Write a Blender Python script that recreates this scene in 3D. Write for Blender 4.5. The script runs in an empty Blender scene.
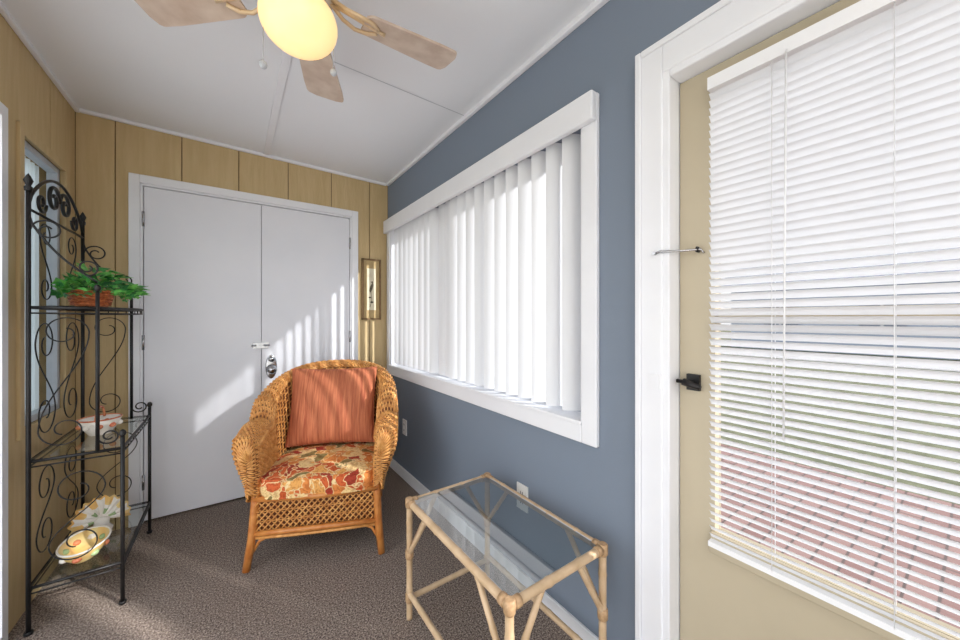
import bpy, math, random
from mathutils import Vector, Matrix, noise
random.seed(7)
scene = bpy.context.scene
try:
    scene.view_settings.view_transform = 'Standard'
except Exception:
    pass

# ------------------------------------------------------------------ materials
def lin(c):
    r = []
    for v in c[:3]:
        v = v / 255.0
        r.append(v / 12.92 if v <= 0.04045 else ((v + 0.055) / 1.055) ** 2.4)
    return (r[0], r[1], r[2], 1.0)

def mat(name, col, rough=0.6, metal=0.0, col2=None, nscale=20, bump=0.0, bscale=None, spec=0.5, stretch=(1, 1, 1), detail=4, lo=0.35, hi=0.65, emit=None, estr=0):
    m = bpy.data.materials.new(name); m.use_nodes = True
    nt = m.node_tree; N = nt.nodes; L = nt.links
    b = N['Principled BSDF']
    b.inputs['Base Color'].default_value = lin(col)
    b.inputs['Roughness'].default_value = rough
    b.inputs['Metallic'].default_value = metal
    b.inputs['Specular IOR Level'].default_value = spec
    if emit:
        b.inputs['Emission Color'].default_value = lin(emit); b.inputs['Emission Strength'].default_value = estr
    if col2 or bump:
        tc = N.new('ShaderNodeTexCoord'); mp = N.new('ShaderNodeMapping')
        mp.inputs['Scale'].default_value = stretch
        L.new(tc.outputs['Object'], mp.inputs['Vector'])
    if col2:
        n = N.new('ShaderNodeTexNoise'); n.inputs['Scale'].default_value = nscale; n.inputs['Detail'].default_value = detail
        L.new(mp.outputs[0], n.inputs['Vector'])
        r = N.new('ShaderNodeValToRGB')
        r.color_ramp.elements[0].color = lin(col); r.color_ramp.elements[0].position = lo
        r.color_ramp.elements[1].color = lin(col2); r.color_ramp.elements[1].position = hi
        L.new(n.outputs['Fac'], r.inputs[0]); L.new(r.outputs[0], b.inputs['Base Color'])
    if bump:
        n2 = N.new('ShaderNodeTexNoise'); n2.inputs['Scale'].default_value = bscale or nscale; n2.inputs['Detail'].default_value = 3
        L.new(mp.outputs[0], n2.inputs['Vector'])
        bp = N.new('ShaderNodeBump'); bp.inputs['Strength'].default_value = bump; bp.inputs['Distance'].default_value = 0.01
        L.new(n2.outputs['Fac'], bp.inputs['Height']); L.new(bp.outputs[0], b.inputs['Normal'])
    return m

M = {}
M['blue'] = mat('blue_paint', (121, 132, 147), 0.7, bump=0.05, bscale=180)
M['tan'] = mat('tan_board', (192, 167, 122), 0.65, col2=(200, 176, 132), nscale=6, stretch=(6, 6, 0.6), bump=0.25, bscale=30)
M['tandark'] = mat('tan_groove', (128, 106, 70), 0.9, col2=(118, 97, 62))
M['ceil'] = mat('ceiling_white', (234, 236, 240), 0.8, bump=0.05, bscale=90)
M['white'] = mat('white_trim', (236, 237, 241), 0.45, col2=(232, 233, 238), nscale=5)
M['doorw'] = mat('white_door', (230, 231, 237), 0.5, col2=(225, 227, 234), nscale=3)
M['beige'] = mat('beige_door', (187, 175, 151), 0.5, col2=(182, 170, 146), nscale=4)
M['black'] = mat('wrought_iron', (22, 21, 22), 0.45, metal=0.2, col2=(34, 32, 32), nscale=60)
M['chrome'] = mat('satin_chrome', (190, 190, 192), 0.25, metal=1.0, col2=(170, 170, 174), nscale=30)
M['brass'] = mat('fan_gold', (226, 200, 164), 0.35, metal=0.2, col2=(216, 188, 148), nscale=30)
M['fanwhite'] = mat('fan_white', (222, 212, 198), 0.4, col2=(215, 204, 188))
M['blade'] = mat('fan_blade_wood', (186, 164, 146), 0.45, col2=(206, 188, 172), nscale=14, stretch=(1, 1, 1), detail=6)
M['wick'] = mat('rattan_strand', (194, 128, 62), 0.38, col2=(226, 168, 98), nscale=35)
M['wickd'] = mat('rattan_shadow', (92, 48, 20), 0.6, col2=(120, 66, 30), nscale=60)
M['leg'] = mat('rattan_leg', (184, 110, 50), 0.35, col2=(206, 138, 72), nscale=25)
M['bamboo'] = mat('bamboo_pole', (190, 160, 124), 0.4, col2=(212, 184, 150), nscale=18)
M['bambood'] = mat('bamboo_binding', (168, 134, 98), 0.5, col2=(190, 156, 118), nscale=120)
M['slatp'] = mat('blind_plastic', (240, 240, 242), 0.5, col2=(236, 237, 240), nscale=4)
M['vinyl'] = mat('vinyl_frame', (190, 194, 200), 0.5, col2=(184, 188, 195))
M['leaf'] = mat('ivy_leaf', (44, 140, 52), 0.45, col2=(124, 196, 92), nscale=30)
M['leafd'] = mat('ivy_leaf_dark', (26, 100, 44), 0.45, col2=(60, 140, 66), nscale=30)
M['basket'] = mat('basket_wicker', (150, 74, 36), 0.6, col2=(200, 112, 60), nscale=90)
M['cerw'] = mat('ceramic_white', (238, 232, 220), 0.2, col2=(246, 242, 235))
M['cerr'] = mat('ceramic_red', (200, 110, 78), 0.25, col2=(224, 146, 100))
M['cery'] = mat('ceramic_yellow', (236, 214, 150), 0.25, col2=(240, 190, 110), nscale=14)
M['cerg'] = mat('ceramic_green', (140, 168, 120), 0.25, col2=(170, 190, 140))
M['plastic'] = mat('outlet_plastic', (238, 238, 236), 0.4, col2=(234, 234, 232))
M['dark'] = mat('dark_slot', (30, 30, 30), 0.6, col2=(24, 24, 24))
M['gold'] = mat('picture_frame_wood', (112, 86, 52), 0.6, col2=(132, 104, 66), nscale=60)
M['mat'] = mat('picture_mat', (172, 148, 104), 0.8, col2=(182, 158, 114))
M['art'] = mat('picture_paper', (222, 214, 190), 0.8, col2=(212, 202, 176), nscale=14)
M['artd'] = mat('picture_bird', (70, 66, 52), 0.8, col2=(110, 100, 78), nscale=70)
M['globe'] = mat('lamp_globe', (255, 234, 190), 0.4, col2=(255, 236, 196), emit=(255, 206, 124), estr=0.7)
M['fill_glow'] = mat('added_fill_glow', (250, 250, 248), 0.4, col2=(248, 248, 246), emit=(255, 250, 246), estr=14)  # glow of the added fill lamp, out of view
M['housew'] = mat('neighbor_wall', (190, 200, 216), 0.8, col2=(178, 190, 208), nscale=2)
M['roof'] = mat('neighbor_roof', (138, 146, 162), 0.9, col2=(152, 160, 176), nscale=8)
M['grass'] = mat('lawn_grass', (98, 100, 76), 0.95, col2=(120, 122, 96), nscale=9, detail=10)
M['found'] = mat('concrete', (182, 181, 180), 0.9, col2=(172, 171, 170), nscale=12)

def carpet():
    m = bpy.data.materials.new('carpet_brown'); m.use_nodes = True
    nt = m.node_tree; N = nt.nodes; L = nt.links; b = N['Principled BSDF']
    b.inputs['Roughness'].default_value = 1; b.inputs['Specular IOR Level'].default_value = 0.1
    tc = N.new('ShaderNodeTexCoord')
    n1 = N.new('ShaderNodeTexNoise'); n1.inputs['Scale'].default_value = 150; n1.inputs['Detail'].default_value = 5; n1.inputs['Roughness'].default_value = 0.85
    n2 = N.new('ShaderNodeTexNoise'); n2.inputs['Scale'].default_value = 3
    L.new(tc.outputs['Object'], n1.inputs['Vector']); L.new(tc.outputs['Object'], n2.inputs['Vector'])
    r = N.new('ShaderNodeValToRGB'); e = r.color_ramp.elements
    e[0].position = 0.41; e[0].color = lin((66, 56, 51)); e[1].position = 0.62; e[1].color = lin((206, 190, 176))
    k = r.color_ramp.elements.new(0.5); k.color = lin((134, 119, 110))
    L.new(n1.outputs['Fac'], r.inputs[0])
    mx = N.new('ShaderNodeMixRGB'); mx.blend_type = 'MULTIPLY'; mx.inputs[0].default_value = 0.15
    L.new(r.outputs[0], mx.inputs[1]); L.new(n2.outputs['Fac'], mx.inputs[2]); L.new(mx.outputs[0], b.inputs['Base Color'])
    bp = N.new('ShaderNodeBump'); bp.inputs['Strength'].default_value = 0.5; bp.inputs['Distance'].default_value = 0.008
    L.new(n1.outputs['Fac'], bp.inputs['Height']); L.new(bp.outputs[0], b.inputs['Normal'])
    return m
M['carpet'] = carpet()

def pavers():
    m = bpy.data.materials.new('brick_pavers'); m.use_nodes = True
    nt = m.node_tree; N = nt.nodes; L = nt.links; b = N['Principled BSDF']; b.inputs['Roughness'].default_value = 0.9
    tc = N.new('ShaderNodeTexCoord'); br = N.new('ShaderNodeTexBrick')
    br.inputs['Scale'].default_value = 1; br.inputs['Brick Width'].default_value = 0.22; br.inputs['Row Height'].default_value = 0.11
    br.inputs['Mortar Size'].default_value = 0.006
    br.inputs['Color1'].default_value = lin((138, 106, 101)); br.inputs['Color2'].default_value = lin((156, 126, 120)); br.inputs['Mortar'].default_value = lin((96, 82, 79))
    L.new(tc.outputs['Object'], br.inputs['Vector']); L.new(br.outputs['Color'], b.inputs['Base Color'])
    return m
M['paver'] = pavers()

def floral():
    m = bpy.data.materials.new('floral_fabric'); m.use_nodes = True
    nt = m.node_tree; N = nt.nodes; L = nt.links; b = N['Principled BSDF']; b.inputs['Roughness'].default_value = 0.85
    tc = N.new('ShaderNodeTexCoord')
    n = N.new('ShaderNodeTexNoise'); n.inputs['Scale'].default_value = 9; n.inputs['Detail'].default_value = 3
    L.new(tc.outputs['Object'], n.inputs['Vector'])
    add = N.new('ShaderNodeVectorMath'); add.operation = 'MULTIPLY_ADD'
    add.inputs[1].default_value = (0.2, 0.2, 0.2); L.new(n.outputs['Color'], add.inputs[0]); L.new(tc.outputs['Object'], add.inputs[2])
    v = N.new('ShaderNodeTexVoronoi'); v.inputs['Scale'].default_value = 16
    L.new(add.outputs[0], v.inputs['Vector'])
    sp = N.new('ShaderNodeSeparateColor'); L.new(v.outputs['Color'], sp.inputs[0])
    r = N.new('ShaderNodeValToRGB'); r.color_ramp.interpolation = 'CONSTANT'; e = r.color_ramp.elements
    e[0].position = 0; e[0].color = lin((206, 96, 46)); e[1].position = 0.24; e[1].color = lin((234, 202, 142))
    for p, c in ((0.40, (224, 138, 68)), (0.58, (170, 60, 36)), (0.70, (226, 164, 88)), (0.88, (138, 120, 68))):
        k = e.new(p); k.color = lin(c)
    L.new(sp.outputs[0], r.inputs[0])
    v2 = N.new('ShaderNodeTexVoronoi'); v2.feature = 'DISTANCE_TO_EDGE'; v2.inputs['Scale'].default_value = 16
    L.new(add.outputs[0], v2.inputs['Vector'])
    r2 = N.new('ShaderNodeValToRGB'); r2.color_ramp.elements[0].position = 0.02; r2.color_ramp.elements[1].position = 0.06
    L.new(v2.outputs['Distance'], r2.inputs[0])
    mx = N.new('ShaderNodeMixRGB'); mx.inputs[1].default_value = lin((238, 210, 156))
    L.new(r2.outputs[0], mx.inputs[0]); L.new(r.outputs[0], mx.inputs[2]); 
    wv = N.new('ShaderNodeTexNoise'); wv.inputs['Scale'].default_value = 60; L.new(add.outputs[0], wv.inputs['Vector'])
    r3 = N.new('ShaderNodeValToRGB'); r3.color_ramp.elements[0].position = .42; r3.color_ramp.elements[0].color = (.6, .42, .3, 1); r3.color_ramp.elements[1].position = .5
    L.new(wv.outputs['Fac'], r3.inputs[0])
    m2 = N.new('ShaderNodeMixRGB'); m2.blend_type = 'MULTIPLY'; m2.inputs[0].default_value = .6
    L.new(mx.outputs[0], m2.inputs[1]); L.new(r3.outputs[0], m2.inputs[2]); L.new(m2.outputs[0], b.inputs['Base Color'])
    return m
M['floral'] = floral()

def striped():
    m = bpy.data.materials.new('coral_ribbed_fabric'); m.use_nodes = True
    nt = m.node_tree; N = nt.nodes; L = nt.links; b = N['Principled BSDF']; b.inputs['Roughness'].default_value = 0.8
    tc = N.new('ShaderNodeTexCoord'); mp = N.new('ShaderNodeMapping'); mp.inputs['Scale'].default_value = (70, 4, 4)
    L.new(tc.outputs['Object'], mp.inputs[0])
    n = N.new('ShaderNodeTexNoise'); n.inputs['Scale'].default_value = 1.6; n.inputs['Detail'].default_value = 4
    L.new(mp.outputs[0], n.inputs['Vector'])
    r = N.new('ShaderNodeValToRGB'); e = r.color_ramp.elements
    e[0].position = 0.3; e[0].color = lin((156, 78, 50)); e[1].position = 0.7; e[1].color = lin((200, 122, 84))
    L.new(n.outputs['Fac'], r.inputs[0]); L.new(r.outputs[0], b.inputs['Base Color'])
    bp = N.new('ShaderNodeBump'); bp.inputs['Strength'].default_value = 0.5; bp.inputs['Distance'].default_value = 0.01
    L.new(n.outputs['Fac'], bp.inputs['Height']); L.new(bp.outputs[0], b.inputs['Normal'])
    return m
M['coral'] = striped()

def glass(name, tint=(255, 255, 255), refl=1.0):
    m = bpy.data.materials.new(name); m.use_nodes = True
    nt = m.node_tree; N = nt.nodes; L = nt.links
    N.remove(N['Principled BSDF']); out = N['Material Output']
    t = N.new('ShaderNodeBsdfTransparent'); t.inputs[0].default_value = lin(tint)
    g = N.new('ShaderNodeBsdfGlossy'); g.inputs['Roughness'].default_value = 0.02
    f = N.new('ShaderNodeLayerWeight'); f.inputs['Blend'].default_value = 0.5
    pw = N.new('ShaderNodeMath'); pw.operation = 'POWER'; pw.inputs[1].default_value = 3.5
    mu = N.new('ShaderNodeMath'); mu.operation = 'MULTIPLY_ADD'; mu.inputs[1].default_value = .8 * refl; mu.inputs[2].default_value = .05 * refl; mu.use_clamp = True
    mx = N.new('ShaderNodeMixShader'); L.new(f.outputs['Facing'], pw.inputs[0]); L.new(pw.outputs[0], mu.inputs[0]); L.new(mu.outputs[0], mx.inputs[0])
    L.new(t.outputs[0], mx.inputs[1]); L.new(g.outputs[0], mx.inputs[2]); L.new(mx.outputs[0], out.inputs[0])
    return m
M['glass'] = glass('clear_glass', (240, 248, 246))
M['tglass'] = glass('table_glass', (196, 207, 209), 3.2)
M['wglass'] = glass('window_glass', (252, 253, 253), 0.4)
M['dimglass'] = glass('dimming_glass_door', (172, 173, 175), 0.4)  # grey tint added to the door glass to dim the bright outdoors
M['dimglass2'] = glass('dimming_glass_window', (168, 171, 175), 0.4)  # window glass darkened likewise, tint added to hold back outdoor light
def transl(name, col, f):
    m = bpy.data.materials.new(name); m.use_nodes = True
    nt = m.node_tree; N = nt.nodes; L = nt.links
    b = N['Principled BSDF']; b.inputs['Base Color'].default_value = lin(col); b.inputs['Roughness'].default_value = 0.5
    t = N.new('ShaderNodeBsdfTranslucent'); t.inputs[0].default_value = lin(col)
    mx = N.new('ShaderNodeMixShader'); mx.inputs[0].default_value = f
    L.new(b.outputs[0], mx.inputs[1]); L.new(t.outputs[0], mx.inputs[2]); L.new(mx.outputs[0], N['Material Output'].inputs[0])
    return m
M['vane'] = transl('vertical_vane', (228, 229, 232), .10)
M['slat'] = transl('blind_slat', (226, 227, 231), .08)
M['curtain'] = transl('house_curtain', (192, 204, 210), .5)

# ------------------------------------------------------------------ mesh builder
class MB:
    def __init__(s): s.v = []; s.f = []; s.m = []; s.sm = []; s.names = []
    def mi(s, k):
        if k not in s.names: s.names.append(k)
        return s.names.index(k)
    def face(s, idx, k, smooth=False):
        s.f.append(idx); s.m.append(s.mi(k)); s.sm.append(smooth)
    def quad(s, a, b_, c, d, k):
        o = len(s.v); s.v += [Vector(a), Vector(b_), Vector(c), Vector(d)]; s.face([o, o + 1, o + 2, o + 3], k)
    def box(s, x0, x1, y0, y1, z0, z1, k, R=None):
        o = len(s.v)
        for x in (x0, x1):
            for y in (y0, y1):
                for z in (z0, z1):
                    p = Vector((x, y, z)); s.v.append(R @ p if R else p)
        for q in ((0, 1, 3, 2), (4, 6, 7, 5), (0, 4, 5, 1), (2, 3, 7, 6), (0, 2, 6, 4), (1, 5, 7, 3)):
            s.face([o + i for i in q], k)
    def tube(s, pts, r, k, seg=8, closed=False, flat=1.0):
        pts = [Vector(p) for p in pts]; n = len(pts)
        rs = r if isinstance(r, (list, tuple)) else [r] * n
        o = len(s.v); prev = None
        for i, p in enumerate(pts):
            if closed: t = pts[(i + 1) % n] - pts[i - 1]
            else: t = pts[min(i + 1, n - 1)] - pts[max(i - 1, 0)]
            if t.length < 1e-9: t = Vector((0, 0, 1))
            t.normalize()
            if prev is None:
                a = Vector((0, 0, 1)) if abs(t.z) < 0.9 else Vector((1, 0, 0))
                u = t.cross(a).normalized()
            else:
                u = prev - t * prev.dot(t)
                u = u.normalized() if u.length > 1e-6 else t.orthogonal().normalized()
            prev = u; w = t.cross(u)
            for j in range(seg):
                an = 2 * math.pi * j / seg
                s.v.append(p + u * math.cos(an) * rs[i] + w * math.sin(an) * rs[i] * flat)
        m = n if closed else n - 1
        for i in range(m):
            a = o + i * seg; b = o + ((i + 1) % n) * seg
            for j in range(seg):
                s.face([a + j, a + (j + 1) % seg, b + (j + 1) % seg, b + j], k, True)
        if not closed:
            s.face([o + j for j in range(seg)][::-1], k); s.face([o + (n - 1) * seg + j for j in range(seg)], k)
    def grid(s, fn, nu, nv, k, cu=False, cv=False, smooth=True):
        o = len(s.v)
        for i in range(nu):
            for j in range(nv):
                s.v.append(Vector(fn(i / (nu if cu else nu - 1), j / (nv if cv else nv - 1))))
        for i in range(nu if cu else nu - 1):
            for j in range(nv if cv else nv - 1):
                a = o + i * nv + j; b = o + ((i + 1) % nu) * nv + j
                c = o + ((i + 1) % nu) * nv + (j + 1) % nv; d = o + i * nv + (j + 1) % nv
                s.face([a, b, c, d], k, smooth)
    def lathe(s, prof, c, k, seg=28, T=None):
        c = Vector(c)
        def fn(u, v):
            n = len(prof) - 1; f = v * n; i = int(round(f))
            r, z = prof[i]; a = 2 * math.pi * u
            p = Vector((r * math.cos(a), r * math.sin(a), z))
            return c + (T @ p if T else p)
        s.grid(fn, seg, len(prof), k, cu=True)
    def ell(s, c, r, k, T=None, nu=20, nv=12):
        c = Vector(c)
        def fn(u, v):
            a = 2 * math.pi * u; b = math.pi * (v - 0.5)
            p = Vector((r[0] * math.cos(b) * math.cos(a), r[1] * math.cos(b) * math.sin(a), r[2] * math.sin(b)))
            return c + (T @ p if T else p)
        s.grid(fn, nu, nv, k, cu=True)
    def obj(s, name, parent=None, bevel=0, matrix=None):
        me = bpy.data.meshes.new(name); me.from_pydata([tuple(v) for v in s.v], [], s.f)
        for k in s.names: me.materials.append(M[k])
        me.polygons.foreach_set('material_index', s.m); me.polygons.foreach_set('use_smooth', s.sm); me.update()
        ob = bpy.data.objects.new(name, me); scene.collection.objects.link(ob)
        if parent: ob.parent = parent
        if matrix: ob.matrix_world = matrix
        if bevel:
            b = ob.modifiers.new('bevel', 'BEVEL'); b.width = bevel; b.segments = 2; b.limit_method = 'ANGLE'; b.angle_limit = math.radians(50)
        return ob

def empty(name, mw=None):
    e = bpy.data.objects.new(name, None); scene.collection.objects.link(e)
    if mw: e.matrix_world = mw
    return e

XR = 1.097; XL = -0.72; YB = 2.93; YF = -1.3; T = 0.12; ZT = 2.5
# ------------------------------------------------------------------ room shell
b = MB(); b.box(XL - T, XR + T, YF - T, YB + T, -0.1, 0, 'carpet'); b.obj('floor')
b = MB()
zl, zr = 2.428, 2.396
b.v += [Vector(p) for p in ((XL, YF, zl), (XR, YF, zr), (XR, YB, zr), (XL, YB, zl), (XL, YF, 2.5), (XR, YF, 2.5), (XR, YB, 2.5), (XL, YB, 2.5))]
for q in ((0, 3, 2, 1), (4, 5, 6, 7), (0, 1, 5, 4), (1, 2, 6, 5), (2, 3, 7, 6), (3, 0, 4, 7)): b.face(list(q), 'ceil')
b.obj('ceiling')
def zc(x): return zl + (zr - zl) * (x - XL) / (XR - XL)
b = MB(); x = 0.2
b.box(x - .018, x + .018, YF, YB - .012, zc(x) - 0.008, zc(x) + 0.002, 'white'); b.obj('trim_1', bevel=.002)
b = MB()
x0_, x1_ = .218, XR - .022
b.v += [Vector(p) for p in ((x0_, 1.678, zc(x0_) - .002), (x1_, 1.678, zc(x1_) - .002), (x1_, 1.684, zc(x1_) - .002), (x0_, 1.684, zc(x0_) - .002))]
b.face([0, 3, 2, 1], 'vinyl'); b.obj('trim_2')
b = MB()
b.box(XR - .022, XR, YF, YB - .02, zr - .022, zr + .002, 'white'); b.obj('trim_3', bevel=.004)
b = MB(); b.box(XL + .02, XR - .022, YB - .02, YB, 2.385, 2.43, 'white'); ob = b.obj('trim_4', bevel=.004)
for v in ob.data.vertices:
    v.co.z = zc(v.co.x) - (0.02 if v.co.z < 2.4 else -0.001)
b = MB(); b.box(XL, XL + .02, YF, YB, zl - .022, zl + .001, 'white'); b.obj('trim_5', bevel=.004)

# right wall (blue)
DY0, DY1, DZ = -0.36, 0.57, 2.01
WY0, WY1, WZ0, WZ1 = 0.865, 2.85, 0.845, 2.0
b = MB()
for (y0, y1, z0, z1) in ((YF, DY0, 0, ZT), (DY0, DY1, DZ, ZT), (DY1, WY0, 0, ZT), (WY0, WY1, 0, WZ0), (WY0, WY1, WZ1, ZT), (WY1, YB, 0, ZT)):
    b.box(XR, XR + T, y0, y1, z0, z1, 'blue')
b.obj('wall_right')
b = MB(); b.box(XR - .012, XR, 0.647, YB - .012, 0, 0.08, 'white'); b.obj('baseboard_right', bevel=.003)

# back wall with boards
b = MB()
DX0, DX1, BZ = -0.452, 0.792, 2.065
yb = YB + .01
b.box(XL - T, DX0, yb, YB + T, 0, ZT, 'tandark'); b.box(DX1, XR + T, yb, YB + T, 0, ZT, 'tandark'); b.box(DX0, DX1, yb, YB + T, BZ, ZT, 'tandark')
edges = [XL, -.56, -.26, .04, .34, .64, .94, XR]
g = .003
for x0, x1 in zip(edges[:-1], edges[1:]):
    x0 += g; x1 -= g
    if x1 <= DX0 or x0 >= DX1: segs = [(x0, x1, 0)]
    elif x0 < DX0: segs = [(x0, DX0, 0), (DX0, x1, BZ)]
    elif x1 > DX1: segs = [(DX1, x1, 0), (x0, DX1, BZ)]
    else: segs = [(x0, x1, BZ)]
    for (a, c, z) in segs: b.box(a, c, YB, yb, z, ZT, 'tan')
b.obj('wall_back')
# left wall
LY0, LY1, LZ0, LZ1 = 2.30, 2.76, 0.78, 2.02
SY0, SY1, SZ = -1.1, 2.17, 2.06
b = MB(); xb = XL - .01
for (y0, y1, z0, z1) in ((YF, SY0, 0, ZT), (SY0, SY1, SZ, ZT), (SY1, LY0, 0, ZT), (LY0, LY1, 0, LZ0), (LY0, LY1, LZ1, ZT), (LY1, YB, 0, ZT)):
    b.box(XL - T, xb, y0, y1, z0, z1, 'tandark')
    ys = [y for y in (-.7, -.4, -.1, .2, .5, .8, 1.1, 1.4, 1.7, 2.0, 2.30, 2.60) if y0 + .02 < y < y1 - .02]
    ys = [y0 - g] + ys + [y1 + g]
    for a, c in zip(ys[:-1], ys[1:]): b.box(xb, XL, a + g, c - g, z0, z1, 'tan')
b.obj('wall_left')
# unseen front end wall, opening made wide to let fill light in
b = MB()
b.box(XL, XL + .1, YF - T, YF, 0, ZT, 'tan'); b.box(XR - .1, XR, YF - T, YF, 0, ZT, 'tan'); b.box(XL + .1, XR - .1, YF - T, YF, 2.25, ZT, 'tan'); b.box(XL + .1, XR - .1, YF - T, YF, 0, .25, 'tan')
b.obj('wall_front')

# left window
b = MB()
def rect_frame_x(b, x0, x1, y0, y1, z0, z1, w, k):
    b.box(x0, x1, y0, y0 + w, z0, z1, k); b.box(x0, x1, y1 - w, y1, z0, z1, k)
    b.box(x0, x1, y0 + w, y1 - w, z0, z0 + w, k); b.box(x0, x1, y0 + w, y1 - w, z1 - w, z1, k)
rect_frame_x(b, XL, XL + .012, LY0 - .035, LY1 + .035, LZ0 - .035, LZ1 + .035, .04, 'tan')
rect_frame_x(b, XL - .05, XL - .012, LY0, LY1, LZ0, LZ1, .03, 'vinyl')
b.quad((XL - .03, LY0 + .03, LZ0 + .03), (XL - .03, LY1 - .03, LZ0 + .03), (XL - .03, LY1 - .03, LZ1 - .03), (XL - .03, LY0 + .03, LZ1 - .03), 'wglass')
b.obj('window_1', bevel=.002)
b = MB()
b.grid(lambda u, v: (XL - .085 + .008 * math.sin(u * 60), LY0 + .003 + u * (LY1 - LY0 - .006), LZ0 + .005 + v * (LZ1 - LZ0 - .01)), 90, 2, 'curtain'); b.obj('curtain')
# left sliding glass door
b = MB()
rect_frame_x(b, XL - .09, XL + .012, SY0, SY1, 0.0, SZ, .045, 'white')
b.box(XL - .07, XL - .03, .5, .57, .045, SZ - .045, 'white')
b.quad((XL - .05, SY0 + .045, .045), (XL - .05, SY1 - .045, .045), (XL - .05, SY1 - .045, SZ - .045), (XL - .05, SY0 + .045, SZ - .045), 'wglass')
b.obj('door_3')

# ------------------------------------------------------------------ back double doors
b = MB()
w = .05
b.box(DX0 - w, DX0, YB - .018, YB, 0, BZ + w, 'white'); b.box(DX1, DX1 + w, YB - .018, YB, 0, BZ + w, 'white'); b.box(DX0, DX1, YB - .018, YB, BZ, BZ + w, 'white')
b.box(DX0, DX0 + .012, YB - .01, YB + .06, 0, BZ, 'white'); b.box(DX1 - .012, DX1, YB - .01, YB + .06, 0, BZ, 'white'); b.box(DX0, DX1, YB - .01, YB + .06, BZ - .012, BZ, 'white')
b.obj('trim_6', bevel=.003)
xm = .172
e = empty('door_1')
b = MB(); b.box(DX0 + .015, xm - .0015, YB + .0, YB + .04, .012, BZ - .015, 'doorw'); b.obj('leaf_left', e, bevel=.003)
b = MB(); b.box(xm + .0015, DX1 - .015, YB + .0, YB + .04, .012, BZ - .015, 'doorw'); b.obj('leaf_right', e, bevel=.003)
b = MB(); b.box(DX0, DX1, YB + .06, YB + .12, 0, BZ, 'dark'); b.obj('backing', e)
b = MB()
for z in (.25, 1.1, 1.85):
    b.tube([(DX0 + .013, YB - .008, z - .045), (DX0 + .013, YB - .008, z + .045)], .007, 'chrome', 8)
    b.tube([(DX1 - .013, YB - .008, z - .045), (DX1 - .013, YB - .008, z + .045)], .007, 'chrome', 8)
b.box(xm - .05, xm + .045, YB - .006, YB, 1.035, 1.075, 'chrome')
b.box(xm - .03, xm + .012, YB - .022, YB - .006, 1.04, 1.07, 'chrome')
b.tube([(xm - .06, YB - .014, 1.055), (xm + .05, YB - .014, 1.055)], .006, 'chrome', 8)
RX = Matrix.Rotation(math.pi / 2, 3, 'X')
b.ell((.232, YB - .004, .90), (.036, .008, .085), 'chrome')
b.lathe([(0, 0), (.03, 0), (.032, .008), (.014, .014), (.012, .035), (.026, .045), (.031, .06), (.024, .072), (0, .076)], (.232, YB - .004, .885), 'chrome', 24, RX)
b.lathe([(0, 0), (.02, 0), (.02, .014), (0, .016)], (.232, YB - .008, .955), 'chrome', 20, RX)
b.obj('hardware', e)

# ------------------------------------------------------------------ right window
e = empty('window_2')
b = MB()
cw = .068
y0, y1, z0, z1 = WY0 - cw, WY1 + .055, WZ0 - cw, WZ1 + cw
b.box(XR - .02, XR, y0, WY0, z0, z1, 'white'); b.box(XR - .02, XR, WY1, y1, z0, z1, 'white')
b.box(XR - .02, XR, WY0, WY1, z0, WZ0, 'white'); b.box(XR - .02, XR, WY0, WY1, WZ1, z1, 'white')
b.box(XR - .01, XR + .10, WY0, WY0 + .012, WZ0, WZ1, 'white'); b.box(XR - .01, XR + .10, WY1 - .012, WY1, WZ0, WZ1, 'white')
b.box(XR - .028, XR + .10, WY0 - .0, WY1, WZ0, WZ0 + .015, 'white')
b.obj('casing', e, bevel=.004)
b = MB()
rect_frame_x(b, XR + .08, XR + .115, WY0 + .012, WY1 - .012, WZ0 + .015, WZ1, .04, 'vinyl')
b.box(XR + .085, XR + .117, 2.0, 2.06, WZ0 + .05, WZ1 - .04, 'vinyl'); b.box(XR + .09, XR + .115, 1.42, 1.45, WZ0 + .05, WZ1 - .04, 'vinyl')
b.quad((XR + .1, WY0 + .05, WZ0 + .05), (XR + .1, WY1 - .05, WZ0 + .05), (XR + .1, WY1 - .05, WZ1 - .04), (XR + .1, WY0 + .05, WZ1 - .04), 'dimglass2')
b.obj('sash', e)
e = empty('vertical_blinds')
b = MB()
b.box(XR - .05, XR - .021, WY0 - .07, WY1 + .058, 1.960, 2.066, 'white')
b.obj('valance', e, bevel=.006)
b = MB()
ang = math.radians(60); sw = .089
y = WY0 + .085
while y < WY1 - .035:
    a = ang + math.radians(random.uniform(-5, 5))
    if 1.9 < y < 2.07: a = math.radians(8)
    d = Vector((math.sin(a), -math.cos(a), 0)); nrm = Vector((-math.cos(a), -math.sin(a), 0))
    xc = XR + .034
    def fn(u, v, y=y, d=d, nrm=nrm):
        q = u * 2 - 1
        return Vector((xc, y, WZ0 + .03 + v * (1.99 - WZ0 - .03))) + d * q * sw / 2 + nrm * .012 * (1 - q * q)
    b.grid(fn, 9, 2, 'vane')
    y += .09
b.obj('vanes', e)

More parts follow.
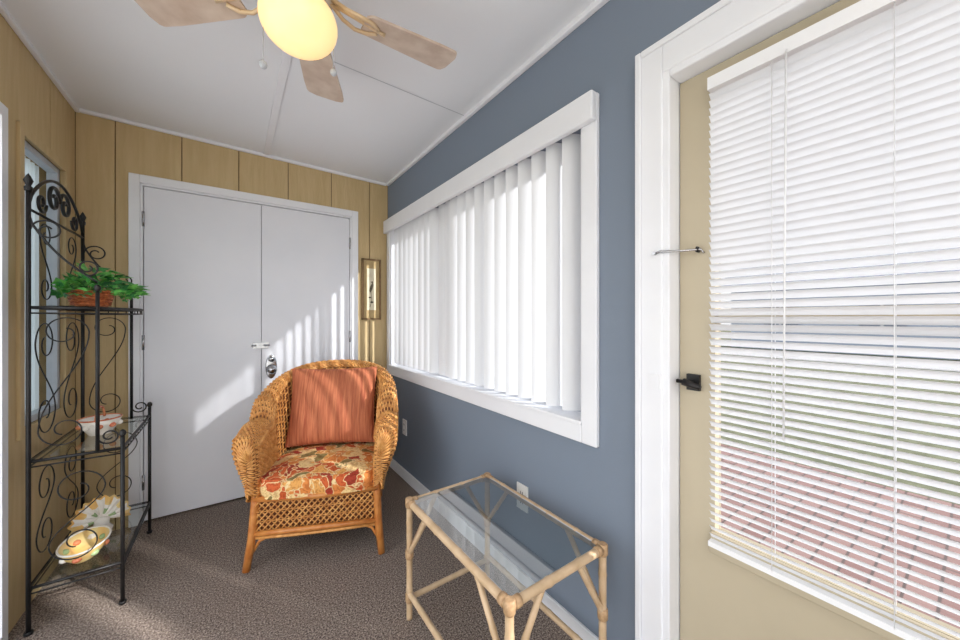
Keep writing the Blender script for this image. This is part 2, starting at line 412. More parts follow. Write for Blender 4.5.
# ------------------------------------------------------------------ right door
b = MB()
b.box(XR - .02, XR, .56, .645, 0, 2.10, 'white'); b.box(XR - .02, XR, DY0 - .1, DY0, 0, 2.10, 'white'); b.box(XR - .02, XR, DY0, .56, 2.0, 2.10, 'white')
b.box(XR - .028, XR - .02, .625, .645, 0, 2.10, 'white'); b.box(XR - .028, XR - .02, DY0 - .1, .625, 2.08, 2.10, 'white')
b.box(XR - .015, XR + T, .54, .569, 0, 2.009, 'white'); b.box(XR - .015, XR + T, DY0, DY0 + .03, 0, 2.009, 'white'); b.box(XR - .015, XR + T, DY0 + .03, .54, 1.98, 2.009, 'white')
b.obj('trim_7', bevel=.004)
e = empty('door_2')
dx0, dx1 = XR + .045, XR + .085
gy0, gy1, gz0, gz1 = -.24, .44, .63, 1.90
b = MB()
b.box(dx0, dx1, gy1, .537, .01, 1.977, 'beige'); b.box(dx0, dx1, DY0 + .034, gy0, .01, 1.977, 'beige')
b.box(dx0, dx1, gy0, gy1, .01, gz0, 'beige'); b.box(dx0, dx1, gy0, gy1, gz1, 1.977, 'beige')
b.obj('leaf', e)
b = MB()
b.box(dx0 - .022, dx0, gy0 - .03, gy1 + .01, gz0 - .055, gz0 - .02, 'beige')
b.box(dx0 - .012, dx0, gy0 - .03, gy1 + .01, gz0 - .02, gz0 , 'beige')
b.box(dx0 + .015, dx0 + .035, gy0, gy1, 1.235, 1.275, 'beige')
b.quad((dx0 + .025, gy0, gz0), (dx0 + .025, gy1, gz0), (dx0 + .025, gy1, gz1), (dx0 + .025, gy0, gz1), 'dimglass')
b.obj('sash', e, bevel=.004)
b = MB()
zk = 1.055; yk = .495
b.box(dx0 - .012, dx0, yk - .018, yk + .018, zk - .024, zk + .024, 'black')
b.tube([(dx0 - .012, yk, zk), (dx0 - .045, yk, zk)], .008, 'black', 10)
b.tube([(dx0 - .045, yk + .012, zk + .004), (dx0 - .045, yk - .035, zk - .008)], [.011, .007], 'black', 10)
b.tube([(dx0 - .02, yk + .042, zk), (dx0 - .02, yk, zk)], .006, 'black', 8)
zk = 1.448
b.tube([(XR - .024, .578, zk), (XR - .03, .56, zk + .003), (XR + .0, .51, zk), (dx0 - .01, .475, zk + .004), (dx0 - .004, .467, zk - .008)], .0035, 'chrome', 8)
b.tube([(dx0, .483, zk), (dx0 - .014, .483, zk), (dx0 - .018, .479, zk + .01)], .005, 'black', 8)
b.tube([(XR - .02, .58, zk), (XR - .032, .58, zk)], .005, 'chrome', 8)
b.box(XR - .025, XR - .02, .565, .595, 1.03, 1.075, 'white')
b.obj('latch_hardware', e)
# mini blinds (stopped short of the glass out of view so sun streaks the carpet)
e = empty('mini_blinds')
b = MB()
by0, by1 = -.01, gy1 + .005
b.box(dx0 - .038, dx0 - .002, by0, by1, 1.895, 1.93, 'slatp')
b.box(dx0 - .033, dx0 - .008, by0, by1, .60, .614, 'slatp')
for yy in (.30, .1):
    for xx in (dx0 - .033, dx0 - .008):
        b.tube([(xx, yy, .61), (xx, yy, 1.9)], .0008, 'slatp', 4)
b.tube([(dx0 - .042, .27, 1.9), (dx0 - .042, .275, .95)], .0022, 'slatp', 6)
b.obj('rails_and_cords', e)
b = MB()
z = .628; tl = math.radians(-46)
while z < 1.89:
    cx = dx0 - .0205
    def fn(u, v, z=z):
        q = v * 2 - 1
        return (cx + q * .0125 * math.cos(tl), by0 + u * (by1 - by0), z + q * .0125 * math.sin(tl) + .0018 * (1 - q * q))
    b.grid(fn, 2, 5, 'slat')
    z += .0212
b.obj('slats', e)

# outlets
for (yy, zz) in ((1.212, .423), (2.562, .404)):
    b = MB(); b.box(XR - .006, XR, yy - .036, yy + .036, zz - .058, zz + .058, 'plastic')
    for dz in (-.022, .022):
        b.box(XR - .009, XR - .006, yy - .017, yy + .017, zz + dz - .014, zz + dz + .014, 'plastic')
        b.box(XR - .0095, XR - .009, yy - .008, yy - .005, zz + dz - .006, zz + dz + .006, 'dark'); b.box(XR - .0095, XR - .009, yy + .005, yy + .008, zz + dz - .006, zz + dz + .006, 'dark')
    b.obj('wall_outlet')

# picture
b = MB()
px0, px1, pz0, pz1 = .872, 1.03, 1.235, 1.74
b.box(px0 + .012, px1 - .012, YB - .012, YB - .002, pz0 + .012, pz1 - .012, 'mat')
b.box(px0, px0 + .013, YB - .022, YB, pz0, pz1, 'gold'); b.box(px1 - .013, px1, YB - .022, YB, pz0, pz1, 'gold')
b.box(px0, px1, YB - .022, YB, pz0, pz0 + .013, 'gold'); b.box(px0, px1, YB - .022, YB, pz1 - .013, pz1, 'gold')
b.box(px0 + .043, px1 - .043, YB - .0135, YB - .012, pz0 + .08, pz1 - .08, 'art')
b.ell((.95, YB - .0135, 1.50), (.012, .001, .04), 'artd', Matrix.Rotation(.3, 3, 'Y')); b.ell((.957, YB - .0135, 1.545), (.008, .001, .01), 'artd')
b.tube([(.94, YB - .0136, 1.34), (.952, YB - .0136, 1.40), (.945, YB - .0136, 1.47)], .002, 'artd', 6)
b.ell((.955, YB - .0135, 1.38), (.014, .001, .008), 'artd'); b.ell((.938, YB - .0135, 1.42), (.012, .001, .006), 'artd')
b.obj('framed_picture')

# ------------------------------------------------------------------ ceiling fan
fc = Vector((.165, 1.17, 0)); bz = 2.215
e = empty('ceiling_fan')
b = MB()
ztop = zc(fc.x)
b.lathe([(0, ztop), (.07, ztop), (.068, ztop - .02), (.04, ztop - .04), (.02, ztop - .045), (.02, 2.345), (.07, 2.34), (.11, 2.32), (.115, 2.27), (.10, 2.235), (.06, 2.225), (.055, 2.205), (.075, 2.195), (.078, 2.18), (.062, 2.165), (0, 2.16)], fc, 'fanwhite', 36)
b.obj('motor_housing', e)
b = MB()
R0, R1 = .19, .51
for kf in range(5):
    an = math.radians(-2 + 72 * kf)
    Tm = Matrix.Translation(fc + Vector((0, 0, bz))) @ Matrix.Rotation(an, 4, 'Z') @ Matrix.Rotation(math.radians(11), 4, 'X')
    def half(x):
        q = (x - R0) / (R1 - R0)
        w0 = .056 + .018 * min(1, q * 1.3)
        if q > .93: w0 *= math.sqrt(max(0, 1 - ((q - .93) / .07) ** 2)) * .45 + .55 if q < 1 else .55
        if q < .06: w0 *= .7 + .3 * math.sqrt(max(0, q) / .06)
        return w0
    for zz in (.004, -.004):
        b.grid(lambda u, v, zz=zz: Tm @ Vector((R0 + u * (R1 - R0), (v * 2 - 1) * half(R0 + u * (R1 - R0)), zz)), 40, 5, 'blade', smooth=False)
    prof = [(R0 + u / 39 * (R1 - R0), half(R0 + u / 39 * (R1 - R0))) for u in range(40)]
    loop = [(x, w) for x, w in prof] + [(x, -w) for x, w in prof[::-1]]
    o = len(b.v)
    for x, yv in loop:
        b.v.append(Tm @ Vector((x, yv, .004))); b.v.append(Tm @ Vector((x, yv, -.004)))
    n = len(loop)
    for i in range(n):
        j = (i + 1) % n
        b.face([o + 2 * i, o + 2 * j, o + 2 * j + 1, o + 2 * i + 1], 'blade')
    for sgn in (-1, 1):
        pts = [Tm @ Vector(p) for p in ((.09, 0.01 * sgn, .02), (.13, .03 * sgn, .0), (.17, .04 * sgn, -.008), (.21, .035 * sgn, -.008), (.235, .012 * sgn, -.008))]
        b.tube(pts, .0065, 'brass', 8)
    b.tube([Tm @ Vector((.10, 0, .015)), Tm @ Vector((.26, 0, -.008))], [.008, .007], 'brass', 8)
    for pp in ((.21, .03), (.21, -.03), (.25, 0)):
        b.ell(Tm @ Vector((pp[0], pp[1], -.009)), (.008, .008, .004), 'brass', nu=10, nv=6)
b.obj('blades', e)
b = MB()
prof = []
for i in range(22):
    a = math.pi * i / 21
    prof.append((max(.0, .106 * math.sin(a)) if i > 3 else .055 + .012 * i * .6, 2.13 + .082 * math.cos(a) if i > 3 else 2.17 + (.035 - i * .009) * .5))
prof[-1] = (0, 2.048)
b.lathe(prof, fc, 'globe', 36); b.obj('light_globe', e)
b = MB()
for dx, dy, zb in ((-.09, .03, 1.985), (.11, .06, 2.06)):
    p = fc + Vector((dx, dy, 0))
    b.tube([p + Vector((-dx * .35, -dy * .35, 2.19)), p + Vector((0, 0, 2.17)), p + Vector((0, 0, zb))], .0012, 'chrome', 6)
    b.ell(p + Vector((0, 0, zb)), (.011, .011, .012), 'vinyl', nu=12, nv=8)
b.obj('pull_chains', e)

# unseen flush lamp added behind the camera as interior fill light
b = MB(); lc = Vector((.19, -.65, 0)); zt_ = zc(.19)
b.lathe([(0, zt_), (.17, zt_), (.17, zt_ - .02), (.155, zt_ - .025)], lc, 'chrome', 36)
b.lathe([(.155, zt_ - .022), (.15, zt_ - .05), (.11, zt_ - .08), (.05, zt_ - .095), (0, zt_ - .098)], lc, 'fill_glow', 36)
b.obj('added_fill_lamp')

# ------------------------------------------------------------------ wicker armchair
CM = Matrix(((.921, .389, 0, .356), (-.389, .921, 0, 1.96), (0, 0, 1, 0), (0, 0, 0, 1)))
chair = empty('wicker_armchair', CM)
def sm(x): x = max(0, min(1, x)); return x * x * (3 - 2 * x)
Z0 = .335
def surf(s, v):
    a = abs(s); sg = 1 if s >= 0 else -1
    H = .69 + .26 * max(0, math.cos(min(1, a / .62) * math.pi / 2)) ** .75 - .035 * sm((a - .75) / .25)
    Rr = .055 - .024 * sm((.6 - a) / .3)
    lean = .015 + .06 * sm((.6 - a) / .5)
    ob = .05
    zc_ = H - Rr
    if v < .36:
        q = v / .36; o = lean * q ** 1.4; z = Z0 + (zc_ - Z0) * q
    elif v < .66:
        q = (v - .36) / .30; an = math.pi * (1 - q); o = lean + Rr + Rr * math.cos(an); z = zc_ + Rr * math.sin(an)
    else:
        q = (v - .66) / .34; o0 = lean + 2 * Rr
        o = o0 + (ob - o0) * sm(q) ; z = zc_ + (Z0 - .02 - zc_) * q
    yoff = 0
    if a > 1:
        k = (a - 1) / .1; sc = math.sqrt(max(0, 1 - k * k)) if k < 1 else 0
        co = .045; cz = (zc_ + Z0) / 2 + .03
        o = co + (o - co) * sc; z = cz + (z - cz) * (sc * .55 + .45 if z > cz else sc*.3+.7)
        yoff = -.05 * k; a = 1
    w, yf, ys, yb_ = .275, .05, .30, .585
    if a > .5:
        k = (a - .5) / .5; x = sg * (w + o); y = ys + (yf - ys) * k
    else:
        an = a / .5 * math.pi / 2
        x = sg * (w + o) * math.sin(an) ** .92; y = ys + (yb_ + o - ys) * math.cos(an) ** .8
    return Vector((x, y + yoff, z))
b = MB()
b.grid(lambda u, v: surf(-1.1 + 2.2 * u, v), 90, 40, 'wickd')
b.obj('shell', chair)
b = MB()
NS = 220; NV = 62
for j in range(NV):
    v = (j + .5) / NV; pts = []
    for i in range(NS + 1):
        s = -1.1 + 2.2 * i / NS
        p = surf(s, v); du = surf(min(1.1, s + .01), v) - surf(max(-1.1, s - .01), v); dv = surf(s, min(1, v + .01)) - surf(s, max(0, v - .01))
        n = du.cross(dv)
        n = n.normalized() if n.length > 1e-9 else Vector((0, -1, 0))
        pts.append(p - n * 0.0005 + n * .0042 * math.cos(math.pi * (i / 3.0 + j)))
    b.tube(pts, .0045, 'wick', 5)
for sj in [x / 30 for x in range(-30, 31)]:
    b.tube([surf(sj, v / 44) for v in range(45)], .0042, 'wick', 5)
for vv in (.36, .60):
    for ph in (0, 2.09, 4.19):
        pts = []
        for i in range(400):
            s = -1.02 + 2.04 * i / 399
            c0 = surf(s, vv)
            pts.append(c0 + Vector((math.cos(i * .5 + ph) * .008, math.cos(i * .5 + ph) * .004, math.sin(i * .5 + ph) * .008)))
        b.tube(pts, .0065, 'wick', 6)
b.obj('woven_strands', chair)
b = MB()
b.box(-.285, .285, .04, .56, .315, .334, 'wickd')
for sx in (-1, 1):
    b.tube([(sx * .292, .045, .44), (sx * .296, .035, .3), (sx * .305, .02, .15), (sx * .322, -.005, .0)], [.021, .021, .02, .018], 'leg', 12)
    b.tube([(sx * .28, .55, .44), (sx * .272, .58, .2), (sx * .275, .62, 0)], [.02, .02, .017], 'leg', 12)
    b.tube([(sx * .30, .03, .17), (sx * .272, .58, .17)], .012, 'leg', 10)
    b.tube([(sx * .30, .03, .335), (sx * .28, .55, .335)], .015, 'leg', 10)
    b.tube([(sx * .305, .018, .07), (sx * .27, .02, .13), (sx * .2, .02, .165)], .008, 'leg', 8)
b.tube([(-.30, .03, .335), (0, .005, .335), (.30, .03, .335)], .016, 'leg', 10)
b.tube([(-.31, .02, .165), (-.1, .005, .172), (.1, .005, .172), (.31, .02, .165)], .014, 'leg', 10)
b.tube([(-.305, .02, .145), (-.1, .005, .148), (.1, .005, .148), (.305, .02, .145)], .008, 'wick', 8)
b.tube([(-.272, .58, .17), (.272, .58, .17)], .012, 'leg', 10)
b.obj('legs_and_rails', chair)
b = MB()
def lattice(P, Q, z0, z1, n, backin):
    P = Vector(P); Q = Vector(Q); L_ = (Q - P).length; H = z1 - z0; st = L_ / n
    for i in range(-8, n + 9):
        for sg in (1, -1):
            a = i * st; pts = []
            for kk in range(9):
                q = kk / 8; xx = a + sg * q * H * .9
                if 0 <= xx <= L_:
                    p = P + (Q - P) * (xx / L_); p = p + backin * (-.003 * sg); p.z = z0 + q * H; pts.append(p)
            if len(pts) > 1: b.tube(pts, .0036, 'wick', 5)
    for q in (.33, .66):
        a = P.copy(); c = Q.copy(); a.z = c.z = z0 + q * H; b.tube([a, c], .003, 'wick', 5)
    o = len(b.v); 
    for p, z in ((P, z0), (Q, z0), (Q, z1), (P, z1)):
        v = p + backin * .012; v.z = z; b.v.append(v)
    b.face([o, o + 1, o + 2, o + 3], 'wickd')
lattice((-.29, .02, 0), (.29, .02, 0), .175, .325, 20, Vector((0, 1, 0)))
lattice((-.298, .03, 0), (-.275, .57, 0), .175, .325, 18, Vector((1, 0, 0)))
lattice((.298, .03, 0), (.275, .57, 0), .175, .325, 18, Vector((-1, 0, 0)))
lattice((-.27, .58, 0), (.27, .58, 0), .175, .325, 18, Vector((0, -1, 0)))
b.obj('lattice_apron', chair)
def cushion(b, hx, hy, hz, k, p=5, bulge=.0, nu=49):
    def mk(sgn):
        def fn(u, v):
            x = u * 2 - 1; y = v * 2 - 1
            x = math.sin(x * math.pi / 2); y = math.sin(y * math.pi / 2)
            e_ = max(0, (1 - abs(x) ** p) * (1 - abs(y) ** p)) ** .42
            sc = 1 - bulge * (1 - abs(y) ** 2); sc2 = 1 - bulge * (1 - abs(x) ** 2)
            return (hx * x * sc, hy * y * sc2, sgn * hz * e_ * (.8 + .2 * (1 - x * x) * (1 - y * y)))
        return fn
    b.grid(mk(1), nu, nu, k); b.grid(mk(-1), nu, nu, k)
    def prm(t):
        t = (t % 1) * 4; i = int(t); f = math.sin((t - i - .5) * math.pi) 
        x, y = ((f, -1), (1, f), (-f, 1), (-1, -f))[i]
        return Vector((hx * x * (1 - bulge * (1 - y * y)), hy * y * (1 - bulge * (1 - x * x)), 0))
    return prm
b = MB()
hx, hy, hz = .283, .278, .045
def rr_(t, ins=0):
    a = t * 2 * math.pi
    ca, sa = math.cos(a), math.sin(a); n_ = 7
    k_ = (abs(ca) ** n_ + abs(sa) ** n_) ** (-1 / n_)
    return k_ * ca, k_ * sa
def top(u, v):
    x, y = rr_(u); q = math.sin(v * math.pi / 2)
    return Vector((hx * x * q, hy * y * q, hz + .028 * (1 - q ** 3)))
b.grid(top, 120, 14, 'floral', cu=True)
b.grid(lambda u, v: Vector(((hx + .008 * math.sin(math.pi * v)) * rr_(u)[0], (hy + .008 * math.sin(math.pi * v)) * rr_(u)[1], hz - 2 * hz * v)), 120, 8, 'floral', cu=True)
b.grid(lambda u, v: Vector((hx * rr_(u)[0] * v, hy * rr_(u)[1] * v, -hz)), 120, 4, 'floral', cu=True)
for z in (hz, -hz):
    b.tube([Vector((hx * rr_(i / 160)[0], hy * rr_(i / 160)[1], z)) for i in range(160)], .006, 'floral', 6, closed=True)
b.obj('seat_cushion', chair).location = (0, .278, .386)
b = MB(); prm = cushion(b, .258, .235, .075, 'coral', 3.2, .05)
b.tube([prm(i / 120) for i in range(120)], .005, 'coral', 6, closed=True)
ob = b.obj('back_pillow', chair); ob.location = (.0, .445, .695); ob.rotation_euler = (math.radians(74), 0, math.radians(-2))

# ------------------------------------------------------------------ bamboo glass table
tb = empty('bamboo_side_table')
b = MB()
A = (.604, 1.365); B = (1.006, 1.365); C = (1.006, .72); D = (.604, .72); tz = .483
def pole(p, q, r, k='bamboo', nodes=True):
    p = Vector(p); q = Vector(q); L_ = (q - p).length; n = max(4, int(L_ / .012)); pts = []; rs = []
    for i in range(n + 1):
        t = i / n; d = t * L_; pts.append(p.lerp(q, t))
        m_ = (d + .03) % .14
        rs.append(r * (1.13 if (nodes and m_ < .012) else 1.0))
    b.tube(pts, rs, k, 12)
cs = [A, B, C, D]; r = .0135
for i in range(4):
    p = cs[i]; q = cs[(i + 1) % 4]
    pole((p[0], p[1], tz), (q[0], q[1], tz), r)
    pole((p[0], p[1], .085 + (.02 if i % 2 else 0)), (q[0], q[1], .085 + (.02 if i % 2 else 0)), .011)
    d = (Vector((q[0], q[1], 0)) - Vector((p[0], p[1], 0))); Ld = d.length; d.normalize()
    P0 = Vector((p[0], p[1], 0)); Q0 = Vector((q[0], q[1], 0)); br = .15 if Ld > .5 else .12
    pole(P0 + Vector((0, 0, .27)), P0 + d * br + Vector((0, 0, tz - .01)), .0095)
    pole(Q0 + Vector((0, 0, .27)), Q0 - d * br + Vector((0, 0, tz - .01)), .0095)
for i, p in enumerate(cs):
    sx = 1 if p[0] > .8 else -1; sy = 1 if p[1] > 1 else -1
    pole((p[0], p[1], 0), (p[0], p[1], tz), .0125)
    for z in (tz, .27, .09):
        b.tube([(p[0], p[1], z - .022), (p[0], p[1], z - .016), (p[0], p[1], z + .014), (p[0], p[1], z + .018)], [.0135, .017, .017, .012], 'bambood', 12)
    b.tube([(p[0] - sx * .014, p[1], tz), (p[0] - sx * .035, p[1], tz)], .0165, 'bambood', 12); b.tube([(p[0], p[1] - sy * .014, tz), (p[0], p[1] - sy * .035, tz)], .0165, 'bambood', 12)
b.obj('bamboo_frame', tb)
b = MB(); zt = tz + .009; b.quad((.613, .729, zt), (.997, .729, zt), (.997, 1.356, zt), (.613, 1.356, zt), 'tglass')
b.tube([(.613, .729, zt), (.997, .729, zt), (.997, 1.356, zt), (.613, 1.356, zt)], .0018, 'vinyl', 6, closed=True)
b.obj('glass_top', tb)

# ------------------------------------------------------------------ baker's rack
rk = empty('bakers_rack')
b = MB()
xr, xf, xu = -.655, -.39, -.466; ya, yz = 2.16, 2.78
s1, s2, s3 = .18, .68, 1.29
K = 'black'; rr = .0075
for y in (ya, yz):
    b.tube([(xr, y, 0), (xr, y, 1.76)], rr, K, 8); b.lathe([(0, 1.82), (.006, 1.81), (.014, 1.79), (.007, 1.77), (.012, 1.765), (.011, 1.75)], (xr, y, 0), K, 12)
    b.tube([(xf, y, 0), (xf, y, .73)], rr, K, 8); b.ell((xf, y, .745), (.012, .012, .016), K)
    b.tube([(xu, y, s2), (xu, y, 1.36)], rr * .9, K, 8); b.ell((xu, y, 1.375), (.011, .011, .016), K)
    for xx in (xr, xf): b.tube([(xx, y, 0), (xx, y, .012)], .013, K, 10)
def shelf(z, x1, bow=0):
    n = 24
    pts = [(xr, ya, z), (x1, ya, z)] + [(x1 + bow * math.sin(math.pi * i / n), ya + (yz - ya) * i / n, z) for i in range(1, n)] + [(x1, yz, z), (xr, yz, z)]
    b.tube(pts, rr * .85, K, 8, closed=True); b.tube([(p[0], p[1], z - .022) for p in pts], rr * .45, K, 6, closed=True)
    for i in range(0, 13):
        t = i / 12; y = ya + (yz - ya) * t; xe = x1 + bow * math.sin(math.pi * t)
        b.tube([(xe, y, z), (xe, y, z - .022)], .002, K, 6)
shelf(s1, xf); shelf(s2, xf); shelf(s3, xu, .085)
b.tube([(xr, ya, 1.68), (xr, yz, 1.68)], rr * .7, K)
def to_yz(x): return lambda p: (x, p[0], p[1])
def to_xz(y): return lambda p: (p[0], y, p[1])
def spiral(c, R, r, a0, turns, n=40):
    out = []
    for i in range(n + 1):
        t = i / n; rad = R * (1 - t) ** 1 + r * t; a = a0 + turns * 2 * math.pi * t
        out.append((c[0] + rad * math.cos(a), c[1] + rad * math.sin(a)))
    return out
def wire(p2, mp, r=.0032): b.tube([mp(p) for p in p2], r, K, 6)
def arc(p, q, h, n=16):
    P = Vector(p); Q = Vector(q); d = Q - P; nrm = Vector((-d.y, d.x)).normalized()
    return [tuple(P.lerp(Q, i / n) + nrm * h * math.sin(math.pi * i / n)) for i in range(n + 1)]
def sscroll(mp, cx, za, zb, w, sg=1, r=.0026):
    R = w / 2
    top = spiral((cx, zb - R), R, R * .25, math.pi * (0 if sg > 0 else 1), -1.2 * -sg)
    bot = spiral((cx, za + R), R, R * .25, math.pi * (1 if sg > 0 else 0), 1.2 * sg)
    mid = []
    for i in range(1, 16):
        t = i / 16; x = cx + sg * R * math.cos(math.pi * t) ; z = (zb - R) + (za - zb + 2 * R) * t
        mid.append((x, z))
    wire(top[::-1] + mid + bot, mp, r)
Bk = to_yz(xr)
ym = (ya + yz) / 2
wire([(ya + (yz - ya) * i / 30, 1.70 + .17 * math.sin(math.pi * i / 30) ** .7) for i in range(31)], Bk, .0065)
for sg in (-1, 1):
    wire(spiral((ym + sg * .065, 1.78), .065, .015, math.pi * (0 if sg < 0 else 1), 1.4 * -sg), Bk, .0075)
    wire(spiral((ym + sg * .19, 1.735), .045, .012, math.pi * (0 if sg < 0 else 1), 1.2 * sg), Bk, .006)
    sscroll(Bk, ym + sg * .15, .74, 1.24, .2, sg); sscroll(Bk, ym + sg * .15, .24, .62, .18, -sg)
    sscroll(Bk, ym + sg * .15, 1.32, 1.66, .12, sg)
for y in (ya, yz):
    S = to_xz(y)
    wire([(xr, 1.66)] + arc((xr, 1.64), (xu - .0, 1.40), -.02)[1:], S, .0045)
    wire(spiral((xr + .05, 1.60), .045, .012, math.pi, -1.4), S, .0035)
    wire(spiral((xu - .03, 1.46), .035, .01, -math.pi / 2, 1.4), S, .0035)
    sscroll(S, (xr + xu) / 2, .72, 1.26, .14, 1)
    sscroll(S, (xr + xf) / 2, .24, .62, .16, 1)
    wire(spiral((xu + .035, .74), .035, .01, math.pi, 1.4), S, .0035)
b.obj('iron_frame', rk)
b = MB()
for z, x1 in ((s1, xf), (s2, xf), (s3, xu)):
    z += .009; b.quad((xr + .006, ya + .006, z), (x1 - .006, ya + .006, z), (x1 - .006, yz - .006, z), (xr + .006, yz - .006, z), 'glass')
b.obj('glass_shelves', rk)

# ------------------------------------------------------------------ ivy basket
iv = empty('potted_ivy'); zt = s3 + .0095
b = MB(); pc = Vector((-.545, 2.43, zt))
b.lathe([(0, 0), (.055, 0), (.06, .01), (.068, .04), (.075, .07), (.08, .075), (.07, .078), (.062, .06), (0, .055)], pc, 'basket', 28)
for z, r_ in ((.015, .063), (.03, .067), (.045, .071), (.06, .075), (.074, .079)):
    b.tube([pc + Vector((r_ * math.cos(a * .2094), r_ * math.sin(a * .2094), z + (.003 if a % 2 else -.003))) for a in range(30)], .005, 'basket', 6, closed=True)
b.obj('basket', iv)
b = MB()
outl = [(0, 0), (.25, -.25), (.55, -.3), (.42, .05), (.75, .2), (.4, .45), (.0, 1.0), (-.4, .45), (-.75, .2), (-.42, .05), (-.55, -.3), (-.25, -.25)]
def leaf(p, dirv, size, k):
    d = dirv.normalized(); up = Vector((random.uniform(-.2, .8), random.uniform(-.9, .2), .8)).normalized()
    s_ = d.cross(up).normalized(); n = s_.cross(d).normalized(); o = len(b.v)
    b.v.append(p + d * size * .3)
    for x, y in outl: b.v.append(p + s_ * x * size * .62 + d * y * size + n * (-abs(x) * .25 - max(0, y) ** 2 * .2) * size)
    for i in range(len(outl)): b.face([o, o + 1 + i, o + 1 + (i + 1) % len(outl)], k)
for i in range(200):
    a = random.uniform(0, 2 * math.pi); q = random.random() ** .6
    ex = .085 if math.cos(a) < 0 else .17
    p = pc + Vector((ex * q * math.cos(a), .27 * q * math.sin(a), .075 + .10 * (1 - q) * random.random() + random.uniform(0, .05)))
    if q > .75: p.z -= random.uniform(0, .05)
    p.z = max(p.z, zt + .05)
    leaf(p, Vector((math.cos(a) * .6 + .3, math.sin(a), random.uniform(-.3, .6))), random.uniform(.034, .058), random.choice(('leaf', 'leaf', 'leafd')))
for i in range(16):
    a = random.uniform(0, 2 * math.pi)
    e1 = pc + Vector((.08 * math.cos(a), .21 * math.sin(a), .085)); m1 = pc + Vector((.04 * math.cos(a), .1 * math.sin(a), .13))
    b.tube([pc + Vector((0, 0, .055)), m1, e1], .0018, 'leafd', 5)
b.obj('ivy_leaves', iv)

# ------------------------------------------------------------------ ceramics
b = MB(); c = Vector((-.52, 2.45, s2 + .0095))
b.lathe([(0, 0), (.04, 0), (.042, .006), (.05, .02), (.068, .05), (.075, .075), (.072, .076), (.06, .045), (.04, .015), (0, .012)], c, 'cerw', 32)
for i in range(9):
    a = i * .698; r9 = .0665 
    b.ell(c + Vector((r9 * math.cos(a), r9 * math.sin(a), .046)), (.013, .013, .012), 'cerr' if i % 3 else 'cerw', nu=10, nv=8)
b.tube([c + Vector((.074 * math.cos(a * .1309), .074 * math.sin(a * .1309), .076)) for a in range(48)], .0035, 'cerr', 6, closed=True)
b.tube([c + Vector((0, .07 * math.cos(a * math.pi / 12), .07 + .06 * math.sin(a * math.pi / 12))) for a in range(13)], .005, 'cerr', 8)
b.obj('ceramic_bowl')
# scalloped ceramic shell standing on its shelf, ribbed fan + foot
b = MB(); c = Vector((-.53, 2.52, s1 + .0095)); Rz = Matrix.Rotation(math.radians(22), 3, 'Z') @ Matrix.Rotation(math.radians(-14), 3, 'X')
def shell(off):
    def fn(u, v):
        a = math.radians(-15 + 210 * u); rib = math.cos(u * 11 * 2 * math.pi)
        r9 = .105 * v * (1 + .05 * rib * v)
        return c + Rz @ Vector((r9 * math.cos(a), -.035 * math.sin(v * math.pi * .9) + .006 * rib * v + off, .055 + r9 * math.sin(a)))
    return fn
o0 = len(b.f)
b.grid(shell(0), 111, 14, 'cerw'); b.grid(shell(.006), 111, 14, 'cerw')
iy, ig, ir = b.mi('cery'), b.mi('cerg'), b.mi('cerr')
for fi in range(o0, len(b.f)):
    loc = (fi - o0) % (110 * 13); vi = loc % 13; ui = (loc // 13) // 10
    if vi >= 12: b.m[fi] = iy
    elif vi >= 8 and ui % 2 == 0: b.m[fi] = iy
    elif vi >= 3 and vi < 6 and ui % 3 == 1: b.m[fi] = ig
b.lathe([(0, 0), (.04, 0), (.042, .01), (.028, .03), (.03, .062), (0, .066)], c + Vector((0, 0, 0)), 'cerw', 24)
b.obj('ceramic_shell')
b = MB(); c = Vector((-.535, 2.30, s1 + .0095)); S = Matrix.Diagonal((.8, 1.25, 1)).to_3x3()
b.lathe([(0, 0), (.05, 0), (.055, .008), (.08, .03), (.092, .055), (.096, .065), (.09, .064), (.075, .035), (.05, .014), (0, .012)], c, 'cery', 32, S)
b.tube([c + Vector((.077 * math.cos(a * .1309), .12 * math.sin(a * .1309), .066)) for a in range(48)], .004, 'cerw', 6, closed=True)
for i in range(8):
    a = i * .785; b.ell(c + Vector((.062 * math.cos(a), .098 * math.sin(a), .035)), (.016, .018, .012), ('cerr', 'cerg', 'cerw')[i % 3], nu=10, nv=8)
b.obj('painted_ceramic_dish')

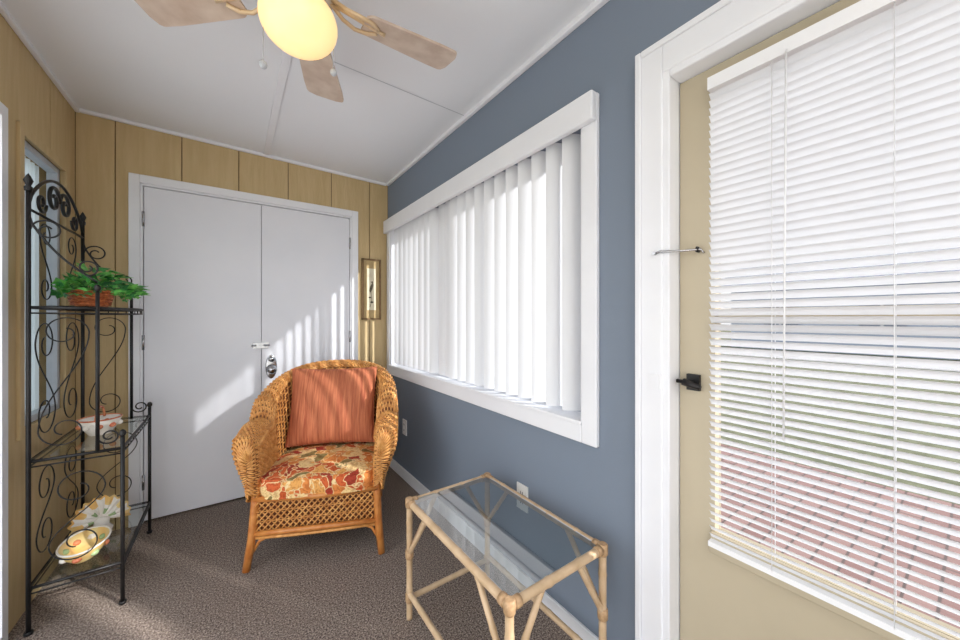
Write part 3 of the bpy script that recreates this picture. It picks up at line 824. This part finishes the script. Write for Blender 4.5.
# ------------------------------------------------------------------ outside
b = MB(); b.box(-40, 60, -40, 50, -.5, -.16, 'grass'); b.obj('lawn')
b = MB(); b.box(XR + T + .005, 4.35, -6, 8, -.16, -.12, 'paver'); b.obj('paver_patio')
b = MB(); b.box(-7, XR + T, -9, YF - T, -.16, -.1, 'found'); b.box(-7, XL - T, YF - T, 8, -.16, -.1, 'found'); b.obj('added_bounce_patio')  # unseen pale ground added to bounce neutral light up to the ceiling
b = MB(); b.box(XL - T, XR + T, YF - T, YB + T, -.16, -.1, 'found'); b.obj('foundation_slab')
b = MB()
b.box(20, 27, -9, 7, -.16, 2.7, 'housew')
o = len(b.v); b.v += [Vector(p) for p in ((19.4, -9.6, 2.7), (19.4, 7.6, 2.7), (27.6, 7.6, 2.7), (27.6, -9.6, 2.7), (23.5, -9.6, 4.4), (23.5, 7.6, 4.4))]
for q in ((0, 1, 5, 4), (2, 3, 4, 5), (0, 4, 3), (1, 2, 5), (0, 3, 2, 1)): b.face([o + i for i in q], 'roof')
for y in (-6, -2.5, 1.5, 4.5): b.box(19.95, 20, y, y + 1.2, .8, 2.0, 'roof'); b.box(19.93, 19.96, y + .56, y + .64, .8, 2.0, 'white')
b.obj('neighbor_house')
b = MB(); b.box(15.5, 18.2, -30, 40, -.16, -.145, 'found'); b.obj('sidewalk')

# ------------------------------------------------------------------ lights
w = bpy.data.worlds.new('sky'); scene.world = w; w.use_nodes = True
nt = w.node_tree; bg = nt.nodes['Background']
tc = nt.nodes.new('ShaderNodeTexCoord'); sx = nt.nodes.new('ShaderNodeSeparateXYZ'); rp = nt.nodes.new('ShaderNodeValToRGB')
nt.links.new(tc.outputs['Generated'], sx.inputs[0]); nt.links.new(sx.outputs['Z'], rp.inputs[0])
rp.color_ramp.elements[0].position = 0; rp.color_ramp.elements[0].color = (1, 1, 1, 1)
rp.color_ramp.elements[1].position = .8; rp.color_ramp.elements[1].color = (.84, .91, 1, 1)
nt.links.new(rp.outputs[0], bg.inputs[0]); bg.inputs[1].default_value = 2.6
sun = bpy.data.lights.new('sun', 'SUN'); sun.energy = 15.0; sun.angle = math.radians(1.6); sun.color = (1, .96, .9)
so = bpy.data.objects.new('sun', sun); scene.collection.objects.link(so)
so.rotation_euler = Vector((-.55, .79, -.52)).to_track_quat('-Z', 'Y').to_euler()

# ------------------------------------------------------------------ camera
cd = bpy.data.cameras.new('camera'); cam = bpy.data.objects.new('camera', cd); scene.collection.objects.link(cam)
cd.sensor_width = 36; cd.lens = 13.2; cd.shift_y = -.002; cd.clip_start = .02
cam.location = (0, 0, 1.248); cam.rotation_euler = (math.pi / 2, 0, math.radians(-35.2))
scene.camera = cam
